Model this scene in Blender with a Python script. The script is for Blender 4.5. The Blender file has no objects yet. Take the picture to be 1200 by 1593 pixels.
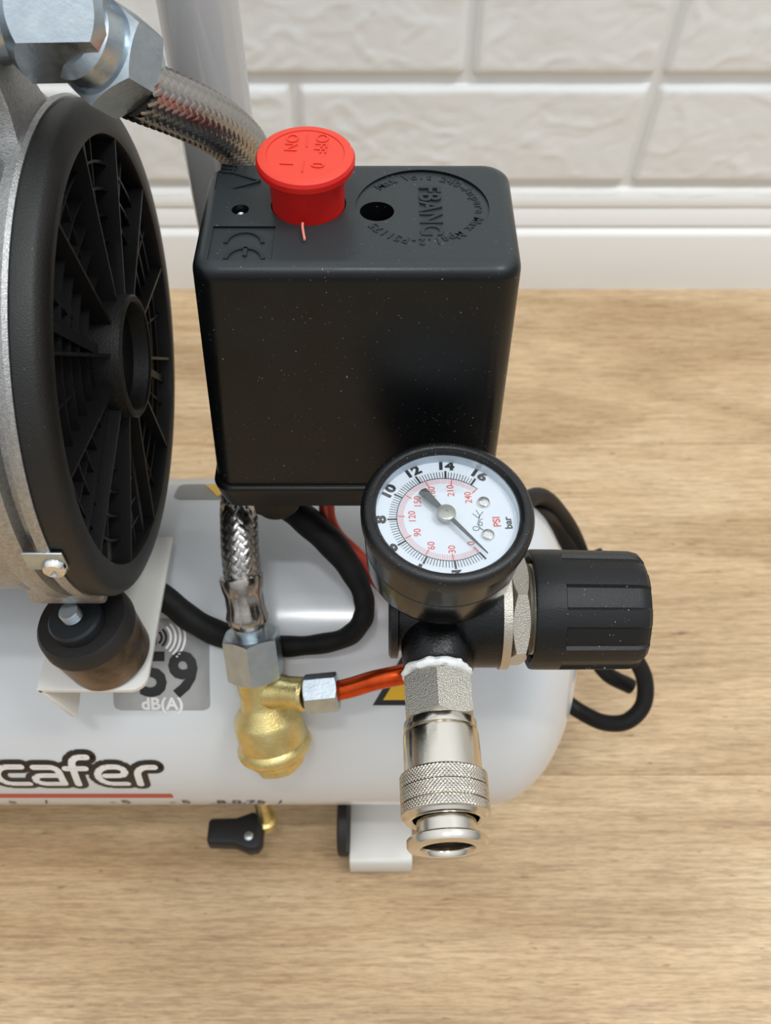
import bpy, bmesh, math, random
from mathutils import Vector, Matrix, noise

# ------------------------------------------------------------------ camera, world, light, exposure
S = 0.00117                      # one modelling unit in metres
PITCH = math.radians(51); SN, CS = math.sin(PITCH), math.cos(PITCH)
FPX = 1500.0; HC = 410.0
scn = bpy.context.scene
cam_d = bpy.data.cameras.new('camera'); cam = bpy.data.objects.new('camera', cam_d)
scn.collection.objects.link(cam); scn.camera = cam
cam.location = (0, 0, HC * S); cam.rotation_euler = (math.pi / 2 - PITCH, 0, 0)
cam_d.sensor_fit = 'HORIZONTAL'; cam_d.sensor_width = 36; cam_d.lens = 36 * FPX / 1200
cam_d.clip_start = 0.01; cam_d.clip_end = 50
cam_d.dof.use_dof = True; cam_d.dof.focus_distance = 228 * S; cam_d.dof.aperture_fstop = 27

w = bpy.data.worlds.new('room_light'); scn.world = w; w.use_nodes = True
wn = w.node_tree.nodes; wl = w.node_tree.links
bg = wn['Background']; bg.inputs['Strength'].default_value = 1.0
tc = wn.new('ShaderNodeTexCoord'); sx = wn.new('ShaderNodeSeparateXYZ'); rp = wn.new('ShaderNodeValToRGB')
wl.new(tc.outputs['Generated'], sx.inputs[0]); wl.new(sx.outputs['Z'], rp.inputs[0]); wl.new(rp.outputs[0], bg.inputs['Color'])
rp.color_ramp.elements[0].position = 0.0; rp.color_ramp.elements[0].color = (0.29, 0.30, 0.31, 1)
rp.color_ramp.elements[1].position = 0.9; rp.color_ramp.elements[1].color = (1.18, 1.23, 1.28, 1)

def area(name, loc, target, sxx, syy, power, col=(1, 1, 1)):
    l = bpy.data.lights.new(name, 'AREA'); l.shape = 'RECTANGLE'; l.size = sxx; l.size_y = syy
    l.energy = power; l.color = col
    o = bpy.data.objects.new(name, l); scn.collection.objects.link(o); o.location = loc
    d = Vector(target) - Vector(loc); o.rotation_euler = d.to_track_quat('-Z', 'Y').to_euler()
    return o
area('ceiling_lamp', (-0.1, -0.43, 2.25), (0, 0.2, 0.1), 0.34, 0.06, 7, (1.0, 1.0, 1.0))
area('ceiling_panel', (0.9, -0.1, 2.2), (0.0, 0.25, 0.1), 0.5, 0.5, 14, (0.98, 1.0, 1.0))
scn.view_settings.view_transform = 'Standard'; scn.view_settings.look = 'None'
scn.view_settings.exposure = 0.0; scn.view_settings.gamma = 1.0; scn.view_settings.use_curve_mapping = False

# ------------------------------------------------------------------ helpers
PI = math.pi
V = Vector
CAM = V((0, 0, HC))

def ray(px, py):
    a = (px - 600) / FPX; b = (796.5 - py) / FPX
    return V((a, CS + b * SN, -SN + b * CS))
def at(px, py, Y=None, Z=None, D=None):
    d = ray(px, py)
    t = Y / d.y if Y is not None else ((Z - HC) / d.z if Z is not None else D)
    return CAM + d * t
def hit_cyl(px, py, yc, zc, R):
    d = ray(px, py); oy, oz = -yc, HC - zc
    A = d.y ** 2 + d.z ** 2; B = oy * d.y + oz * d.z; Cc = oy * oy + oz * oz - R * R
    D = max(0, B * B - A * Cc); t = (-B - math.sqrt(D)) / A
    return CAM + d * t
def lin(r, g, b):
    f = lambda c: (c / 255 / 12.92) if c / 255 <= 0.04045 else ((c / 255 + 0.055) / 1.055) ** 2.4
    return (f(r), f(g), f(b), 1)

class MB:
    def __init__(s): s.v = []; s.f = []
    def add(s, vs, fs):
        n = len(s.v); s.v += [V(p) for p in vs]; s.f += [tuple(i + n for i in f) for f in fs]
    def grid(s, rows, closed_u=False, closed_v=False, cap0=False, cap1=False):
        n = len(s.v); nv = len(rows); nu = len(rows[0])
        for r in rows: s.v += [V(p) for p in r]
        for j in range(nv if closed_v else nv - 1):
            j2 = (j + 1) % nv
            for i in range(nu if closed_u else nu - 1):
                i2 = (i + 1) % nu
                s.f.append((n + j * nu + i, n + j * nu + i2, n + j2 * nu + i2, n + j2 * nu + i))
        if cap0: s.f.append(tuple(n + i for i in range(nu))[::-1])
        if cap1: s.f.append(tuple(n + (nv - 1) * nu + i for i in range(nu)))
    def box(s, a, b, M=None):
        (x0, y0, z0), (x1, y1, z1) = a, b
        vs = [V((x, y, z)) for z in (z0, z1) for y in (y0, y1) for x in (x0, x1)]
        if M: vs = [M @ p for p in vs]
        s.add(vs, [(0, 2, 3, 1), (4, 5, 7, 6), (0, 1, 5, 4), (2, 6, 7, 3), (0, 4, 6, 2), (1, 3, 7, 5)])

def frame(axis, up=V((0, 0, 1))):
    a = V(axis).normalized()
    if abs(a.dot(up)) > 0.98: up = V((0, 1, 0)) if abs(a.y) < 0.9 else V((1, 0, 0))
    u = (up - a * a.dot(up)).normalized(); v = a.cross(u)
    return a, u, v
def lathe(mb, o, axis, prof, seg=64, cap0=True, cap1=True, up=V((0, 0, 1)), a0=0, a1=2 * PI):
    a, u, v = frame(axis, up); o = V(o); full = abs(a1 - a0 - 2 * PI) < 1e-6
    rows = []
    for r, t in prof:
        rows.append([o + a * t + (u * math.cos(a0 + (a1 - a0) * i / (seg if full else seg - 1)) + v * math.sin(a0 + (a1 - a0) * i / (seg if full else seg - 1))) * r for i in range(seg)])
    mb.grid(rows, closed_u=full, cap0=cap0 and prof[0][0] > 0.001, cap1=cap1 and prof[-1][0] > 0.001)
def hexnut(mb, o, axis, ap, t0, t1, rot=0, bore=0.0, up=V((0, 0, 1)), ch=0.55, n=6, cf=0.97):
    """ap = apothem. chamfered corners at both ends"""
    a, u, v = frame(axis, up); o = V(o); seg = n * 8; rows = []
    def rad(th): 
        k = (th + PI / n) % (2 * PI / n) - PI / n
        return ap / math.cos(k)
    def ring(fr, ft):
        out = []
        for i in range(seg):
            th = 2 * PI * i / seg; R = rad(th); r, t = fr(R), ft(R)
            out.append(o + a * t + (u * math.cos(th + rot) + v * math.sin(th + rot)) * r)
        return out
    c0 = ap * cf
    if bore: rows.append(ring(lambda R: bore, lambda R: t0))
    rows.append(ring(lambda R: c0, lambda R: t0))
    rows.append(ring(lambda R: R, lambda R: t0 + (R - c0) * ch))
    rows.append(ring(lambda R: R, lambda R: t1 - (R - c0) * ch))
    rows.append(ring(lambda R: c0, lambda R: t1))
    if bore: rows.append(ring(lambda R: bore, lambda R: t1))
    mb.grid(rows, closed_u=True, closed_v=bool(bore), cap0=not bore, cap1=not bore)
def spline(pts, n=12):
    P = [V(p) for p in pts]; P = [P[0] * 2 - P[1]] + P + [P[-1] * 2 - P[-2]]; out = []
    for i in range(1, len(P) - 2):
        a, b, c, d = P[i - 1:i + 3]
        for k in range(n):
            t = k / n
            out.append(0.5 * ((2 * b) + (c - a) * t + (2 * a - 5 * b + 4 * c - d) * t * t + (3 * b - a - 3 * c + d) * t ** 3))
    out.append(P[-2]); return out
def frames(path, up=V((0, 0, 1))):
    T = [(path[min(i + 1, len(path) - 1)] - path[max(i - 1, 0)]).normalized() for i in range(len(path))]
    _, u, v = frame(T[0], up); fr = []
    for t in T:
        u = (u - t * t.dot(u)).normalized(); fr.append((t, u, t.cross(u)))
    return fr
def tube(mb, pts, r, seg=24, n=12, rv=None, cap=True, up=V((0, 0, 1)), twist=0.0):
    path = spline(pts, n); fr = frames(path, up); rows = []; L = len(path)
    for k, (p, (t, u, v)) in enumerate(zip(path, fr)):
        rr = r(k / (L - 1)) if callable(r) else r; r2 = rv(k / (L - 1)) if callable(rv) else (rv or rr)
        rows.append([p + u * math.cos(2 * PI * i / seg + twist) * rr + v * math.sin(2 * PI * i / seg + twist) * r2 for i in range(seg)])
    mb.grid(rows, closed_u=True, cap0=cap, cap1=cap)

OBJ = []
def build(mb, name, mat, parent=None, smooth=35, label=None, bevel=0, seg=2, kind=None, mods=None):
    me = bpy.data.meshes.new(name)
    vs = mb.v
    lo = V([min(p[i] for p in vs) for i in range(3)]); hi = V([max(p[i] for p in vs) for i in range(3)])
    c = (lo + hi) / 2
    me.from_pydata([((p - c) * S) for p in vs], [], mb.f)
    bm = bmesh.new(); bm.from_mesh(me)
    bmesh.ops.remove_doubles(bm, verts=bm.verts, dist=1e-7)
    bmesh.ops.recalc_face_normals(bm, faces=bm.faces)
    if bevel:
        es = [e for e in bm.edges if len(e.link_faces) == 2 and e.calc_face_angle(0) > 0.6]
        bmesh.ops.bevel(bm, geom=es, offset=bevel * S, segments=seg, affect='EDGES', profile=0.5)
    if smooth:
        for f in bm.faces: f.smooth = True
        for e in bm.edges: e.smooth = not (len(e.link_faces) == 2 and e.calc_face_angle(0) > math.radians(smooth))
    bm.to_mesh(me); bm.free()
    me.materials.append(mat)
    o = bpy.data.objects.new(name, me); scn.collection.objects.link(o)
    wl_ = c * S
    o['wx'], o['wy'], o['wz'] = wl_
    if parent is not None:
        o.parent = parent; pw = V((parent['wx'], parent['wy'], parent['wz'])); o.location = wl_ - pw
    else: o.location = wl_
    if label: o['label'] = label
    if kind: o['kind'] = kind
    OBJ.append(o)
    return o
def empty(name, loc, label, cat):
    o = bpy.data.objects.new(name, None); scn.collection.objects.link(o); o.location = V(loc) * S
    o['wx'], o['wy'], o['wz'] = V(loc) * S; o['label'] = label; o['category'] = cat; o.empty_display_size = 0.02
    OBJ.append(o); return o
def boolean(o, cutters):
    for m in cutters:
        c = build(m, 'cutter', o.data.materials[0])
        OBJ.remove(c)
        md = o.modifiers.new('b', 'BOOLEAN'); md.object = c; md.operation = 'DIFFERENCE'; md.solver = 'EXACT'
        bpy.context.view_layer.update()
        dg = bpy.context.evaluated_depsgraph_get()
        nm = bpy.data.meshes.new_from_object(o.evaluated_get(dg))
        o.modifiers.clear(); o.data = nm
        bpy.data.objects.remove(c)
    bm = bmesh.new(); bm.from_mesh(o.data)
    for f in bm.faces: f.smooth = True
    for e in bm.edges: e.smooth = not (len(e.link_faces) == 2 and e.calc_face_angle(0) > math.radians(30))
    bm.to_mesh(o.data); bm.free()
def text_geo(body, size, ext=0.0, bold=0.0, sub=0, width=1.0, spacing=1.0):
    """returns MB-like (verts, faces) centred at 0 in xy, units of size = cap-ish height"""
    cu = bpy.data.curves.new('t', 'FONT'); cu.body = body; cu.size = size / 0.7; cu.extrude = ext; cu.offset = bold
    cu.align_x = 'CENTER'; cu.resolution_u = 3; cu.space_character = spacing
    o = bpy.data.objects.new('t', cu); scn.collection.objects.link(o)
    bpy.context.view_layer.update()
    me = bpy.data.meshes.new_from_object(o.evaluated_get(bpy.context.evaluated_depsgraph_get()))
    bpy.data.objects.remove(o)
    bm = bmesh.new(); bm.from_mesh(me)
    if sub:
        bmesh.ops.triangulate(bm, faces=bm.faces)
        bmesh.ops.subdivide_edges(bm, edges=bm.edges, cuts=sub, use_grid_fill=True)
    vs = [V((v.co.x * width, v.co.y - size / 2, v.co.z)) for v in bm.verts]; bm.verts.index_update()
    fs = [tuple(v.index for v in f.verts) for f in bm.faces]
    bm.free(); bpy.data.meshes.remove(me)
    return vs, fs
def stroke(mb, pts, wd, fn, z=0.0, step=0.6):
    """flat round-ended stroke in 2D, mapped with fn(x,y,z)"""
    P = [V((p[0], p[1], 0)) for p in pts]; Q = [P[0]]
    for a, b in zip(P, P[1:]):
        k = max(1, int((b - a).length / step))
        Q += [a + (b - a) * (i + 1) / k for i in range(k)]
    for p in Q[::2] + [Q[-1]]:
        n = 14; mb.add([fn(p.x, p.y, z)] + [fn(p.x + wd / 2 * math.cos(2 * PI * i / n), p.y + wd / 2 * math.sin(2 * PI * i / n), z) for i in range(n)],
                       [(0, i + 1, (i + 1) % n + 1) for i in range(n)])
    for a, b in zip(Q, Q[1:]):
        d = (b - a).normalized(); m = V((-d.y, d.x, 0)) * wd / 2
        mb.add([fn(q.x, q.y, z) for q in (a - m, b - m, b + m, a + m)], [(0, 1, 2, 3)])

# ------------------------------------------------------------------ materials
def mat(name, col, rough=0.5, metal=0.0, bump=None, bscale=400, dust=None, var=None, vscale=60, rvar=0, coat=0, spec=0.5, top_sheen=None):
    m = bpy.data.materials.new(name); m.use_nodes = True; N = m.node_tree.nodes; L = m.node_tree.links
    b = N['Principled BSDF']; b.inputs['Roughness'].default_value = rough; b.inputs['Metallic'].default_value = metal
    b.inputs['Coat Weight'].default_value = coat; b.inputs['Coat Roughness'].default_value = 0.06
    b.inputs['Specular IOR Level'].default_value = spec
    b.inputs['Base Color'].default_value = col
    t = N.new('ShaderNodeTexCoord'); last = None
    def nz(scale, detail=4, rgh=0.55):
        n = N.new('ShaderNodeTexNoise'); n.inputs['Scale'].default_value = scale; n.inputs['Detail'].default_value = detail
        n.inputs['Roughness'].default_value = rgh; L.new(t.outputs['Object'], n.inputs['Vector']); return n
    def ramp(src, p0, c0, p1, c1):
        r = N.new('ShaderNodeValToRGB'); r.color_ramp.elements[0].position = p0; r.color_ramp.elements[0].color = c0
        r.color_ramp.elements[1].position = p1; r.color_ramp.elements[1].color = c1; L.new(src, r.inputs[0]); return r.outputs[0]
    if var:
        last = ramp(nz(vscale).outputs['Fac'], 0.35, col, 0.68, var); L.new(last, b.inputs['Base Color'])
    if dust:
        f = ramp(nz(dust[1], 2, 0.4).outputs['Fac'], dust[2], (0, 0, 0, 1), dust[2] + 0.05, (1, 1, 1, 1))
        mx = N.new('ShaderNodeMix'); mx.data_type = 'RGBA'; L.new(f, mx.inputs[0])
        if last: L.new(last, mx.inputs[6])
        else: mx.inputs[6].default_value = col
        mx.inputs[7].default_value = dust[0]; L.new(mx.outputs[2], b.inputs['Base Color'])
    if top_sheen:      # sheen of upward faces, painted into the base colour
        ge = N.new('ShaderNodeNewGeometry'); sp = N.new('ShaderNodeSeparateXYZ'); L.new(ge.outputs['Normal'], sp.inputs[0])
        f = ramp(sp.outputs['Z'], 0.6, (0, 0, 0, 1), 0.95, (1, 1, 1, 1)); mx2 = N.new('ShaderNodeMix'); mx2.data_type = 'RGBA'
        src = b.inputs['Base Color'].links[0].from_socket; L.new(f, mx2.inputs[0]); L.new(src, mx2.inputs[6]); mx2.inputs[7].default_value = top_sheen
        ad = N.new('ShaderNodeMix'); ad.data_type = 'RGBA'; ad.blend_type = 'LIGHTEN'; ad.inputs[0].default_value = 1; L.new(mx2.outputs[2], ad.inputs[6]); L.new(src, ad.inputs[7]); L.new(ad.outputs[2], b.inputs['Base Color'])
    if rvar:
        mr = N.new('ShaderNodeMapRange'); mr.inputs[1].default_value = 0.3; mr.inputs[2].default_value = 0.7
        mr.inputs[3].default_value = max(0, rough - rvar); mr.inputs[4].default_value = rough + rvar
        L.new(nz(vscale * 1.3).outputs['Fac'], mr.inputs[0]); L.new(mr.outputs[0], b.inputs['Roughness'])
    if bump:
        bp = N.new('ShaderNodeBump'); bp.inputs['Strength'].default_value = bump; bp.inputs['Distance'].default_value = 0.0003
        L.new(nz(bscale, 3).outputs['Fac'], bp.inputs['Height']); L.new(bp.outputs[0], b.inputs['Normal'])
    return m
dustc = lin(150, 152, 150)
M_cover = mat('black_abs', lin(12, 14, 15), 0.30, 0, 0.10, 2200, dust=(dustc, 1500, 0.735), var=lin(18, 21, 23), vscale=35, rvar=0.07, spec=0.3, top_sheen=lin(50, 56, 58))  # specks are dust; the paler upward tint is painted top sheen
M_base = mat('black_base', lin(10, 9, 9), 0.33, 0, 0.05, 1500, spec=0.35)
M_letter = mat('black_letter', lin(44, 49, 51), 0.35, 0, spec=0.3)
M_knob = mat('knob_plastic', lin(20, 21, 22), 0.40, 0, 0.35, 2600, dust=(dustc, 1300, 0.73), spec=0.35)
M_rub = mat('cable_rubber', lin(16, 16, 17), 0.5, 0, 0.12, 900, spec=0.3)
M_sleeve = mat('woven_sleeve', lin(13, 13, 14), 0.6, 0, 0.5, 1700, spec=0.25)
M_fan = mat('fan_cover_plastic', lin(14, 14, 13), 0.46, 0, 0.5, 2300, var=lin(23, 22, 20), vscale=50, dust=(lin(90, 90, 88), 1700, 0.74))
M_fin = mat('grille_plastic', lin(24, 24, 25), 0.42, 0, 0.3, 2300, spec=0.25)
M_dark = mat('interior_black', lin(7, 7, 8), 0.7)
M_red = mat('red_plastic', lin(214, 24, 14), 0.42, 0, 0.05, 900, var=lin(208, 22, 14), top_sheen=lin(226, 66, 46))  # paler cap top is its lit sheen, painted into the colour
M_red.node_tree.nodes['Principled BSDF'].inputs['Subsurface Weight'].default_value = 0.12
M_red.node_tree.nodes['Principled BSDF'].inputs['Subsurface Radius'].default_value = (0.003, 0.0004, 0.0003)
M_red.node_tree.nodes['Principled BSDF'].inputs['Subsurface Scale'].default_value = 1.0
M_pink = mat('torn_red_plastic', lin(246, 150, 132), 0.5)
M_nick = mat('nickel', lin(214, 208, 196), 0.17, 1, 0.06, 1500, rvar=0.07, vscale=220)
M_nickr = mat('nickel_cast', lin(200, 195, 184), 0.30, 1, 0.75, 2600)
M_steel = mat('hose_steel', lin(172, 169, 165), 0.32, 1, rvar=0.06, vscale=300)
M_ferr = mat('crimp_steel', lin(178, 174, 170), 0.20, 1, 0.15, 500, var=lin(150, 140, 128), vscale=260)
M_zinc = mat('zinc_plate', lin(190, 200, 206), 0.32, 1, 0.18, 900, var=lin(176, 188, 196), vscale=240, rvar=0.06)
M_brass = mat('brass', lin(230, 212, 150), 0.28, 1, 0.5, 1500, var=lin(214, 192, 126), vscale=180, rvar=0.05)
M_alu = mat('cast_alu', lin(186, 186, 185), 0.40, 0.92, 0.6, 2300, var=lin(160, 160, 159), vscale=900)
M_tank = mat('white_paint', lin(212, 216, 219), 0.17, 0, 0.03, 120)
M_brkt = mat('white_bracket', lin(222, 220, 214), 0.3, 0)
M_copper = mat('orange_anodised', lin(214, 84, 32), 0.26, 0.85, var=lin(196, 66, 22), vscale=200)
M_redtube = mat('red_tube', lin(188, 62, 46), 0.35, 0.1)
M_reg = mat('regulator_black', lin(11, 12, 13), 0.28, 0, 0.5, 1300, spec=0.35)
M_case = mat('gauge_case', lin(10, 10, 10), 0.17, 0, 0.03, 700, dust=(lin(110, 112, 112), 1700, 0.74))
M_bezel = mat('gauge_bezel', lin(18, 19, 20), 0.27, 0, 0.35, 3200, dust=(lin(120, 122, 122), 2000, 0.70))
M_dial = mat('dial_white', lin(232, 238, 242), 0.5)
M_ink = mat('black_ink', lin(32, 32, 34), 0.5)
M_rink = mat('red_ink', lin(226, 92, 80), 0.5)
M_needle = mat('needle_grey', lin(74, 78, 78), 0.4)
M_hub = mat('hub_grey', lin(176, 176, 164), 0.32, 0.6)
M_chrome = mat('chrome', lin(225, 222, 216), 0.12, 1)
M_tape = mat('ptfe_tape', lin(238, 240, 240), 0.55, 0, 0.6, 900)
M_mount = mat('rubber_mount', lin(26, 25, 25), 0.55, 0, 0.4, 700)
M_mount2 = mat('dirty_sleeve', lin(118, 98, 78), 0.36, 0.4, 0.5, 500, var=lin(26, 22, 20), vscale=75)
M_yel = mat('warning_yellow', lin(238, 188, 24), 0.35)
M_blk = mat('print_black', lin(24, 23, 24), 0.35)
M_wht = mat('print_white', lin(232, 230, 228), 0.35)
M_stripe = mat('print_red', lin(196, 60, 44), 0.35)
M_stk = mat('grey_sticker', lin(120, 122, 123), 0.28, 0.0, var=lin(176, 176, 174), vscale=22)
M_base_white = mat('skirting_paint', lin(240, 239, 236), 0.35)
M_brick = mat('wall_foam', lin(236, 238, 237), 0.6, 0, 0.25, 120)
M_wall = mat('wall_joint', lin(230, 232, 231), 0.6, 0, 0.2, 150)
M_pole = mat('pole_paint', lin(190, 190, 190), 0.12, 0.0, coat=0.3)

def glass_mat():
    m = bpy.data.materials.new('gauge_glass'); m.use_nodes = True; N = m.node_tree.nodes; L = m.node_tree.links
    N.clear(); o = N.new('ShaderNodeOutputMaterial'); mx = N.new('ShaderNodeMixShader'); fr = N.new('ShaderNodeFresnel')
    fr.inputs[0].default_value = 1.49; t = N.new('ShaderNodeBsdfTransparent'); g = N.new('ShaderNodeBsdfGlossy')
    g.inputs['Roughness'].default_value = 0.04; t.inputs[0].default_value = (0.98, 0.99, 1.0, 1)
    L.new(fr.outputs[0], mx.inputs[0]); L.new(t.outputs[0], mx.inputs[1]); L.new(g.outputs[0], mx.inputs[2]); L.new(mx.outputs[0], o.inputs[0])
    return m
M_glass = glass_mat()

def wood_mat():
    m = bpy.data.materials.new('oak_laminate'); m.use_nodes = True; N = m.node_tree.nodes; L = m.node_tree.links
    b = N['Principled BSDF']; b.inputs['Roughness'].default_value = 0.42
    t = N.new('ShaderNodeTexCoord'); oi = N.new('ShaderNodeObjectInfo')
    add = N.new('ShaderNodeVectorMath'); add.operation = 'ADD'; L.new(t.outputs['Object'], add.inputs[0])
    ml = N.new('ShaderNodeMath'); ml.operation = 'MULTIPLY'; ml.inputs[1].default_value = 9.0; L.new(oi.outputs['Random'], ml.inputs[0]); L.new(ml.outputs[0], add.inputs[1])
    def nz(scl, scale, detail, dist=0.0, rgh=0.6):
        mp = N.new('ShaderNodeMapping'); mp.inputs['Scale'].default_value = scl; L.new(add.outputs[0], mp.inputs['Vector'])
        n = N.new('ShaderNodeTexNoise'); n.inputs['Scale'].default_value = scale; n.inputs['Detail'].default_value = detail
        n.inputs['Distortion'].default_value = dist; n.inputs['Roughness'].default_value = rgh
        L.new(mp.outputs[0], n.inputs['Vector']); return n.outputs['Fac']
    def ramp(src, *st):
        r = N.new('ShaderNodeValToRGB'); e = r.color_ramp.elements
        e[0].position, e[0].color = st[0]; e[1].position, e[1].color = st[1]
        for p, c in st[2:]:
            q = e.new(p); q.color = c
        L.new(src, r.inputs[0]); return r.outputs[0]
    def mix(fac, a, bb, mode='MIX'):
        x = N.new('ShaderNodeMix'); x.data_type = 'RGBA'; x.blend_type = mode
        for sock, val in ((0, fac), (6, a), (7, bb)):
            if isinstance(val, (float, tuple)): x.inputs[sock].default_value = val
            else: L.new(val, x.inputs[sock])
        return x.outputs[2]
    # broad figure: contour lines of a long stretched field give cathedral grain
    field = nz((0.55, 3.2, 1), 3.2, 1.5, 0.3, 0.4)
    mm = N.new('ShaderNodeMath'); mm.operation = 'MULTIPLY'; mm.inputs[1].default_value = 30; L.new(field, mm.inputs[0])
    sn = N.new('ShaderNodeMath'); sn.operation = 'SINE'; L.new(mm.outputs[0], sn.inputs[0])
    hr = N.new('ShaderNodeMapRange'); hr.inputs[1].default_value = -1; hr.inputs[2].default_value = 1; L.new(sn.outputs[0], hr.inputs[0])
    fig = hr.outputs[0]
    base = ramp(nz((1, 5, 1), 5, 4), (0.3, lin(206, 174, 133)), (0.72, lin(234, 207, 168)))
    figc = ramp(fig, (0.0, (0.80, 0.765, 0.72, 1)), (0.55, (1, 1, 1, 1)))
    c = mix(0.85, base, figc, 'MULTIPLY')
    grain = ramp(nz((1.5, 26, 1), 20, 8, 0.5, 0.7), (0.38, (0.60, 0.55, 0.50, 1)), (0.55, (1, 1, 1, 1)))
    c = mix(0.68, c, grain, 'MULTIPLY')
    fine = ramp(nz((3, 36, 1), 38, 6, 0.0, 0.75), (0.38, (0.62, 0.58, 0.53, 1)), (0.55, (1, 1, 1, 1)))
    c = mix(0.75, c, fine, 'MULTIPLY')
    pore = ramp(nz((6, 26, 1), 16, 2, 0.3, 0.5), (0.25, (0.5, 0.42, 0.36, 1)), (0.31, (1, 1, 1, 1)))
    c = mix(0.8, c, pore, 'MULTIPLY')
    L.new(c, b.inputs['Base Color'])
    bp = N.new('ShaderNodeBump'); bp.inputs['Strength'].default_value = 0.25; bp.inputs['Distance'].default_value = 0.0004
    L.new(fine, bp.inputs['Height']); L.new(bp.outputs[0], b.inputs['Normal'])
    return m
M_wood = wood_mat()

# ------------------------------------------------------------------ the setting
sb = MB(); sb.box((-1500, -900, -12), (1500, 560, -8)); floor = build(sb, 'floor', mat('subfloor', lin(60, 48, 38), 0.8), kind='structure')
seams = [-900, -629.5, -427, -224.5, -22, 180.5, 383, 545]
random.seed(4)
for k in range(len(seams) - 1):
    offs = [-1500, -620 + (k * 173) % 240, 420 + (k * 131) % 300, 1500]
    for a, b_ in zip(offs, offs[1:]):
        pb = MB(); pb.box((a + .15, seams[k] + .08, -8), (b_ - .08, seams[k + 1] - .08, 0))
        build(pb, 'plank', M_wood, floor, bevel=0.2, seg=1)
WY = 537
wb = MB(); wb.box((-1500, WY, -8), (1500, WY + 20, 700)); wall = build(wb, 'wall_back', M_wall, kind='structure')
slant = lambda x, z: x + (z - 88) * .063 if 145 < x < 160 else x
def brick(x0, x1, z0, z1, seed):
    g = MB(); nx = max(10, int((x1 - x0) / 2.2)); nz_ = int((z1 - z0) / 2.0); rows = []
    for j in range(nz_ + 1):
        r = []
        for i in range(nx + 1):
            z = z0 + (z1 - z0) * j / nz_; xl_, xr_ = slant(x0, z), slant(x1, z); x = xl_ + (xr_ - xl_) * i / nx
            e = min(x - xl_, xr_ - x, z - z0, z1 - z)
            h = 4.6 * min(1, e / 2.6) ** 0.7
            q = V((x / 34 + seed * 7.3, z / 26, seed * 3.1))
            q2 = q + V((noise.noise(q * 1.3 + V((9, 2, 1))), noise.noise(q * 1.3 + V((3, 8, 5))), 0)) * 0.7
            n1 = abs(noise.noise(q2)); n2 = abs(noise.noise(q2 * 2.1 + V((5, 5, 5))))
            rel = 0.7 * math.exp(-(n1 / 0.06) ** 2) - 0.45 * math.exp(-(n2 / 0.06) ** 2) + 0.8 * noise.noise(q * 0.9) + 0.25 * noise.noise(q * 5)
            h += rel * min(1, e / 6)
            if i in (0, nx) or j in (0, nz_): h = -0.2
            r.append((x, WY - h, z))
        rows.append(r)
    g.grid(rows); build(g, 'brick', M_brick, wall, smooth=60)
J = 2.4
for rw, (z0, z1) in enumerate([(8, 70), (74.5, 136.5), (142, 205), (209.5, 272), (276.5, 339), (343.5, 406), (410.5, 473)]):
    if rw % 2 == 1: ed = [-649, -450, -251, -52.5, 151, 351, 551, 751]
    else: ed = [-553, -353, -153, -53, 47, 151, 251, 451, 651]
    if rw == 2: ed = [-353, -153, 47, 151, 353, 553]
    for k, (a, b_) in enumerate(zip(ed, ed[1:])): brick(a + J, b_ - J, z0, z1, rw * 10 + k)
# skirting board: stepped profile swept along x
prof = [(525, 0), (525, 41.2), (525.4, 42), (526.8, 43.3), (529.2, 45.2), (529.8, 45.4), (529.8, 46.8), (528.2, 47.6), (528.6, 50), (530.4, 55), (531.6, 57.2),
        (532.6, 57.4), (532.6, 58.6), (531.2, 59.4), (531.0, 60.5), (531.6, 64), (533.4, 68), (536, 70.2), (WY + .5, 70.6), (WY + .5, 0)]
bb = MB(); bb.grid([[(x, y, z) for y, z in prof] for x in (-1500, 1500)], closed_u=True, cap0=True, cap1=True)
build(bb, 'baseboard_back', M_base_white, kind='structure', smooth=40)

# ------------------------------------------------------------------ the compressor
TY, TZ, TR = 196.0, 91.0, 61.5
comp = empty('air_compressor', (-60, TY, 0), 'white air compressor with black switch box, red button and round gauge on the wooden floor', 'air compressor')

# tank
tb = MB(); pr_ = []
for i in range(17):
    a = PI / 2 * i / 16; pr_.append((TR * math.sin(a) if i else 0.0, -330 - 0 - 34 * math.cos(a)))
for i in range(1, 25):
    x = -330 + 368 * i / 24; pr_.append((TR, x))
for i in range(1, 21):
    a = PI / 2 * i / 20; pr_.append((TR * math.cos(a) if i < 20 else 0.0, 38 + 34 * math.sin(a)))
lathe(tb, (0, TY, TZ), (1, 0, 0), pr_, seg=128)
tank = build(tb, 'tank', M_tank, comp, label='glossy white painted cylindrical tank')
def on_tank(x, s_, h=0.0):
    """s_ = arc length from the top, towards the viewer"""
    a = s_ / TR; return V((x, TY - (TR + h) * math.sin(a), TZ + (TR + h) * math.cos(a)))
def tank_xs(px, py):
    p = hit_cyl(px, py, TY, TZ, TR); return p.x, math.atan2(TY - p.y, p.z - TZ) * TR
def patch(x0, x1, s0, s1, name, m, parent, h=0.12, th=0.12, r=2.2, label=None, n=40):
    """rounded rectangle sticker wrapped on the tank"""
    g = MB(); rows = []
    for j in range(n + 1):
        s_ = s0 + (s1 - s0) * j / n; d = min(s_ - s0, s1 - s_); ins = r - math.sqrt(max(0, r * r - (r - d) ** 2)) if d < r else 0
        rows.append([on_tank(x0 + ins + (x1 - x0 - 2 * ins) * i / 4, s_, h) for i in range(5)])
    g.grid(rows); return build(g, name, m, parent, label=label)
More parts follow.
